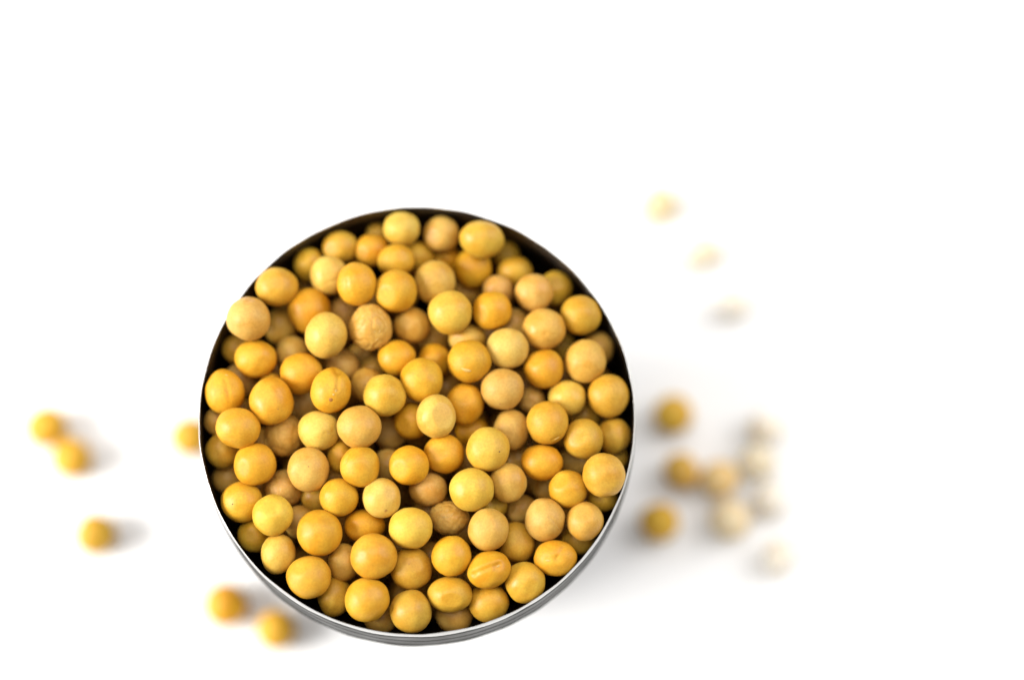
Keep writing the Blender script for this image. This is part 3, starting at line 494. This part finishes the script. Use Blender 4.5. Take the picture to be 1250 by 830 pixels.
FEATS = {
 14: [('wrinkle', 1.7, 0.040), ('dent', (0.3, -0.3), 0.35, 0.05)],
 31: [('wrinkle', 1.9, 0.035)],
 65: [('wrinkle', 1.6, 0.045)],
 23: [('crease', (0.0, 0.98), (0.28, 0.10), 0.10, 0.07), ('dent', (0.18, 0.88), 0.24, 0.15), ('dent', (0.10, -0.42), 0.20, 0.03)],
 27: [('crease', (0.10, 0.55), (0.20, -0.30), 0.14, 0.045), ('dent', (0.45, 0.35), 0.30, 0.07)],
 74: [('crease', (-0.75, 0.05), (0.55, 0.10), 0.11, 0.07), ('crease', (-0.7, 0.25), (0.6, 0.32), 0.15, -0.04), ('dent', (0.40, -0.02), 0.24, 0.08)],
 70: [('dent', (0.10, -0.05), 0.24, 0.09), ('dent', (-0.35, -0.02), 0.2, 0.05), ('crease', (0.05, 0.0), (0.45, 0.55), 0.10, 0.04)],
 69: [('crease', (0.25, 0.10), (0.78, -0.50), 0.06, 0.05)],
 93: [('dent', (-0.10, -0.42), 0.24, 0.03)],
 96: [('facet', (0.42, 0.05, 0.9), 0.79), ('crease', (-0.42, 0.75), (-0.42, -0.8), 0.07, -0.02)],
 63: [('dent', (-0.92, 0.12), 0.14, 0.10)],
 1: [('crease', (-0.05, 0.75), (0.3, 0.95), 0.16, 0.04)],
 56: [('wrinkle', 1.3, 0.010)],
 62: [('facet', (0.2, 0.1, 0.95), 0.92)],
 33: [('wrinkle', 1.5, 0.012)],
 112: [('crease', (-0.4, 0.5), (0.1, 0.8), 0.05, 0.025), ('crease', (-0.3, 0.3), (0.3, 0.7), 0.05, 0.02)],
 43: [('crease', (-0.75, 0.10), (-0.45, 0.62), 0.06, 0.04)],
 32: [('crease', (0.30, -0.12), (0.70, -0.10), 0.06, 0.03), ('dent', (0.75, 0.1), 0.2, 0.05)],
 28: [('crease', (0.1, 0.6), (0.45, 0.2), 0.06, 0.02), ('dent', (-0.35, 0.3), 0.3, 0.03)],
 122: [('dent', (0.1, -0.2), 0.12, 0.03), ('wrinkle', 1.4, 0.012)],
 85: [('crease', (0.2, -0.75), (0.55, -0.60), 0.05, 0.04)],
 10: [('crease', (-0.5, 0.2), (-0.35, -0.5), 0.08, 0.025)],
 9: [('crease', (-0.1, -0.35), (0.6, -0.15), 0.10, 0.04)],
 75: [('facet', (0.1, -0.3, 0.9), 0.9)],
 59: [('dent', (0.3, 0.3), 0.35, 0.03)],
 41: [('wrinkle', 1.6, 0.03)],
 25: [('wrinkle', 1.8, 0.025)],
 99: [('crease', (0.1, 0.2), (0.3, -0.6), 0.06, 0.03)],
 13: [('dent', (0.3, -0.1), 0.3, 0.025), ('crease', (-0.1, 0.3), (0.4, 0.55), 0.05, 0.015)],
 37: [('dent', (-0.35, -0.2), 0.25, 0.05)],
 17: [('facet', (-0.3, 0.2, 0.9), 0.93)],
 102: [('wrinkle', 1.2, 0.014)],
}
SCARS = {   # key: (name, u, w, length, width, angle, material, ring)
 23: [('scar', 0.22, -0.02, 0.10, 0.045, 60, M_SCAR, False), ('scar', 0.16, -0.16, 0.055, 0.05, 0, M_SCAR, False), ('scar', 0.08, -0.42, 0.10, 0.10, 0, M_SCAR_BROWN, False)],
 93: [('scar', -0.14, -0.42, 0.24, 0.075, -14, M_SCAR, False), ('slit', -0.14, -0.425, 0.19, 0.022, -14, M_SCAR_BROWN, False)],
 74: [('scar', 0.55, 0.02, 0.16, 0.06, 5, M_SCAR, False)],
 70: [('scar', -0.38, -0.08, 0.15, 0.04, -10, M_SCAR, False)],
 14: [('scar', -0.36, 0.48, 0.10, 0.05, 30, M_SCAR, False), ('scar', 0.2, -0.2, 0.11, 0.02, 50, M_SCAR, False), ('scar', 0.45, -0.15, 0.09, 0.02, 65, M_SCAR, False), ('scar', 0.30, -0.55, 0.11, 0.02, 30, M_SCAR, False)],
 32: [('tick', 0.45, -0.05, 0.10, 0.018, 0, M_SCAR, False), ('tick', 0.50, -0.17, 0.12, 0.018, -4, M_SCAR, False), ('tick', 0.55, 0.06, 0.08, 0.018, 6, M_SCAR, False)],
 43: [('tick', -0.66, 0.22, 0.14, 0.02, 55, M_SCAR, False)],
 65: [('tick', -0.2, 0.05, 0.14, 0.03, -10, M_SCAR, False), ('tick', 0.15, 0.20, 0.16, 0.02, 55, M_SCAR, False)],
 49: [('ring_mark', 0.22, -0.62, 0.055, 0.018, 0, M_SCAR_BROWN, True)],
 46: [('speck', -0.46, -0.10, 0.035, 0.030, 0, M_SPECK, False)],
 98: [('speck', 0.52, -0.12, 0.035, 0.030, 0, M_SPECK, False)],
 40: [('speck', 0.02, 0.12, 0.025, 0.02, 0, M_SPECK, False)],
 27: [('scar', 0.22, 0.74, 0.09, 0.03, -20, M_SCAR, False)],
 69: [('tick', 0.60, -0.34, 0.22, 0.014, -42, M_SCAR, False)],
 85: [('tick', 0.40, -0.72, 0.16, 0.02, 25, M_SCAR, False)],
 28: [('speck', 0.30, -0.30, 0.03, 0.022, 0, M_SCAR_BROWN, False)],
 112: [('tick', -0.20, 0.52, 0.22, 0.016, 40, M_SCAR, False), ('tick', 0.02, 0.50, 0.20, 0.014, 45, M_SCAR, False)],
 35: [('tick', 0.2, 0.1, 0.10, 0.02, 30, M_SCAR, False)],
 92: [('speck', -0.1, -0.70, 0.03, 0.02, 20, M_SCAR_BROWN, False)],
 102: [('tick', 0.1, 0.05, 0.20, 0.014, -50, M_SCAR, False)],
 62: [('speck', -0.1, 0.25, 0.04, 0.015, -40, M_SCAR_BROWN, False)],
}
VR = random.Random(3)
def random_feats(k):
    f = []
    if k % 2 == 0:
        u, w = VR.uniform(-0.6, 0.6), VR.uniform(-0.6, 0.6)
        f.append(('facet', (u, w, 0.8), VR.uniform(0.88, 0.94)))
    for _ in range(VR.randrange(1, 4)):
        f.append(('dent', (VR.uniform(-0.65, 0.65), VR.uniform(-0.65, 0.65)), VR.uniform(0.12, 0.40), VR.uniform(0.02, 0.05)))
    if k % 3 == 0:
        a = VR.uniform(0, 6.28); u, w = VR.uniform(-0.4, 0.4), VR.uniform(-0.4, 0.4)
        f.append(('crease', (u, w), (u + 0.45 * math.cos(a), w + 0.45 * math.sin(a)), 0.05, 0.028))
    if k % 4 == 1:
        f.append(('wrinkle', VR.uniform(1.2, 2.2), VR.uniform(0.012, 0.024)))
    return f
VARIANTS = [bean_mesh(k + 1, 4, random_feats(k)) for k in range(24)]
RND = random.Random(11)

def soybean(me, loc, radii, euler, color, label, group):
    o = link('soybean', me, None)
    o.location = loc
    o.scale = radii
    o.rotation_euler = euler
    o.color = (*color, 1)
    o['label'] = label
    o['category'] = 'soybean'
    o['group'] = group
    return o

for n_, (key, loc, radii, euler, color, label) in enumerate(BEANS):
    me = bean_mesh(40 + key, 5, FEATS[key]) if key in FEATS else VARIANTS[(n_ * 7 + RND.randrange(3)) % 24]
    o = soybean(me, loc, radii, euler, color, label, 'soybeans heaped in the tin')
    for (nm, u, w, ln, wd, an, mt, ring) in SCARS.get(key, ()):
        # sit the mark on the bean's own surface
        n = onsphere(u, w).normalized()
        best = max(me.vertices, key=lambda v: v.co.normalized().dot(n))
        link(nm, lens(u, w, ln, wd, an, best.co.length - 0.004, ring), mt, o)

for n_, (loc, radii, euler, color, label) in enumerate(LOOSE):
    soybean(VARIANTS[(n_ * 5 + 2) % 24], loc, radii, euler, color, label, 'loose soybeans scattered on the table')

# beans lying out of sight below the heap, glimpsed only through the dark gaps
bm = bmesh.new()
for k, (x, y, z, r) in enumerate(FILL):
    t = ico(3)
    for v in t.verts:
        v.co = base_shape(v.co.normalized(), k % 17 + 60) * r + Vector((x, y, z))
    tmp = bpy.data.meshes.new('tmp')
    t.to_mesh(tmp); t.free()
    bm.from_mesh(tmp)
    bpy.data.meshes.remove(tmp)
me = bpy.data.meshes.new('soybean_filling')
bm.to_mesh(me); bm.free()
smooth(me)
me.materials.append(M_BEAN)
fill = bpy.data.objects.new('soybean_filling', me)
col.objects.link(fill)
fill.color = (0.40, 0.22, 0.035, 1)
fill['kind'] = 'stuff'
fill['label'] = 'shadowed soybeans filling the tin beneath the heap'
fill['category'] = 'soybeans'
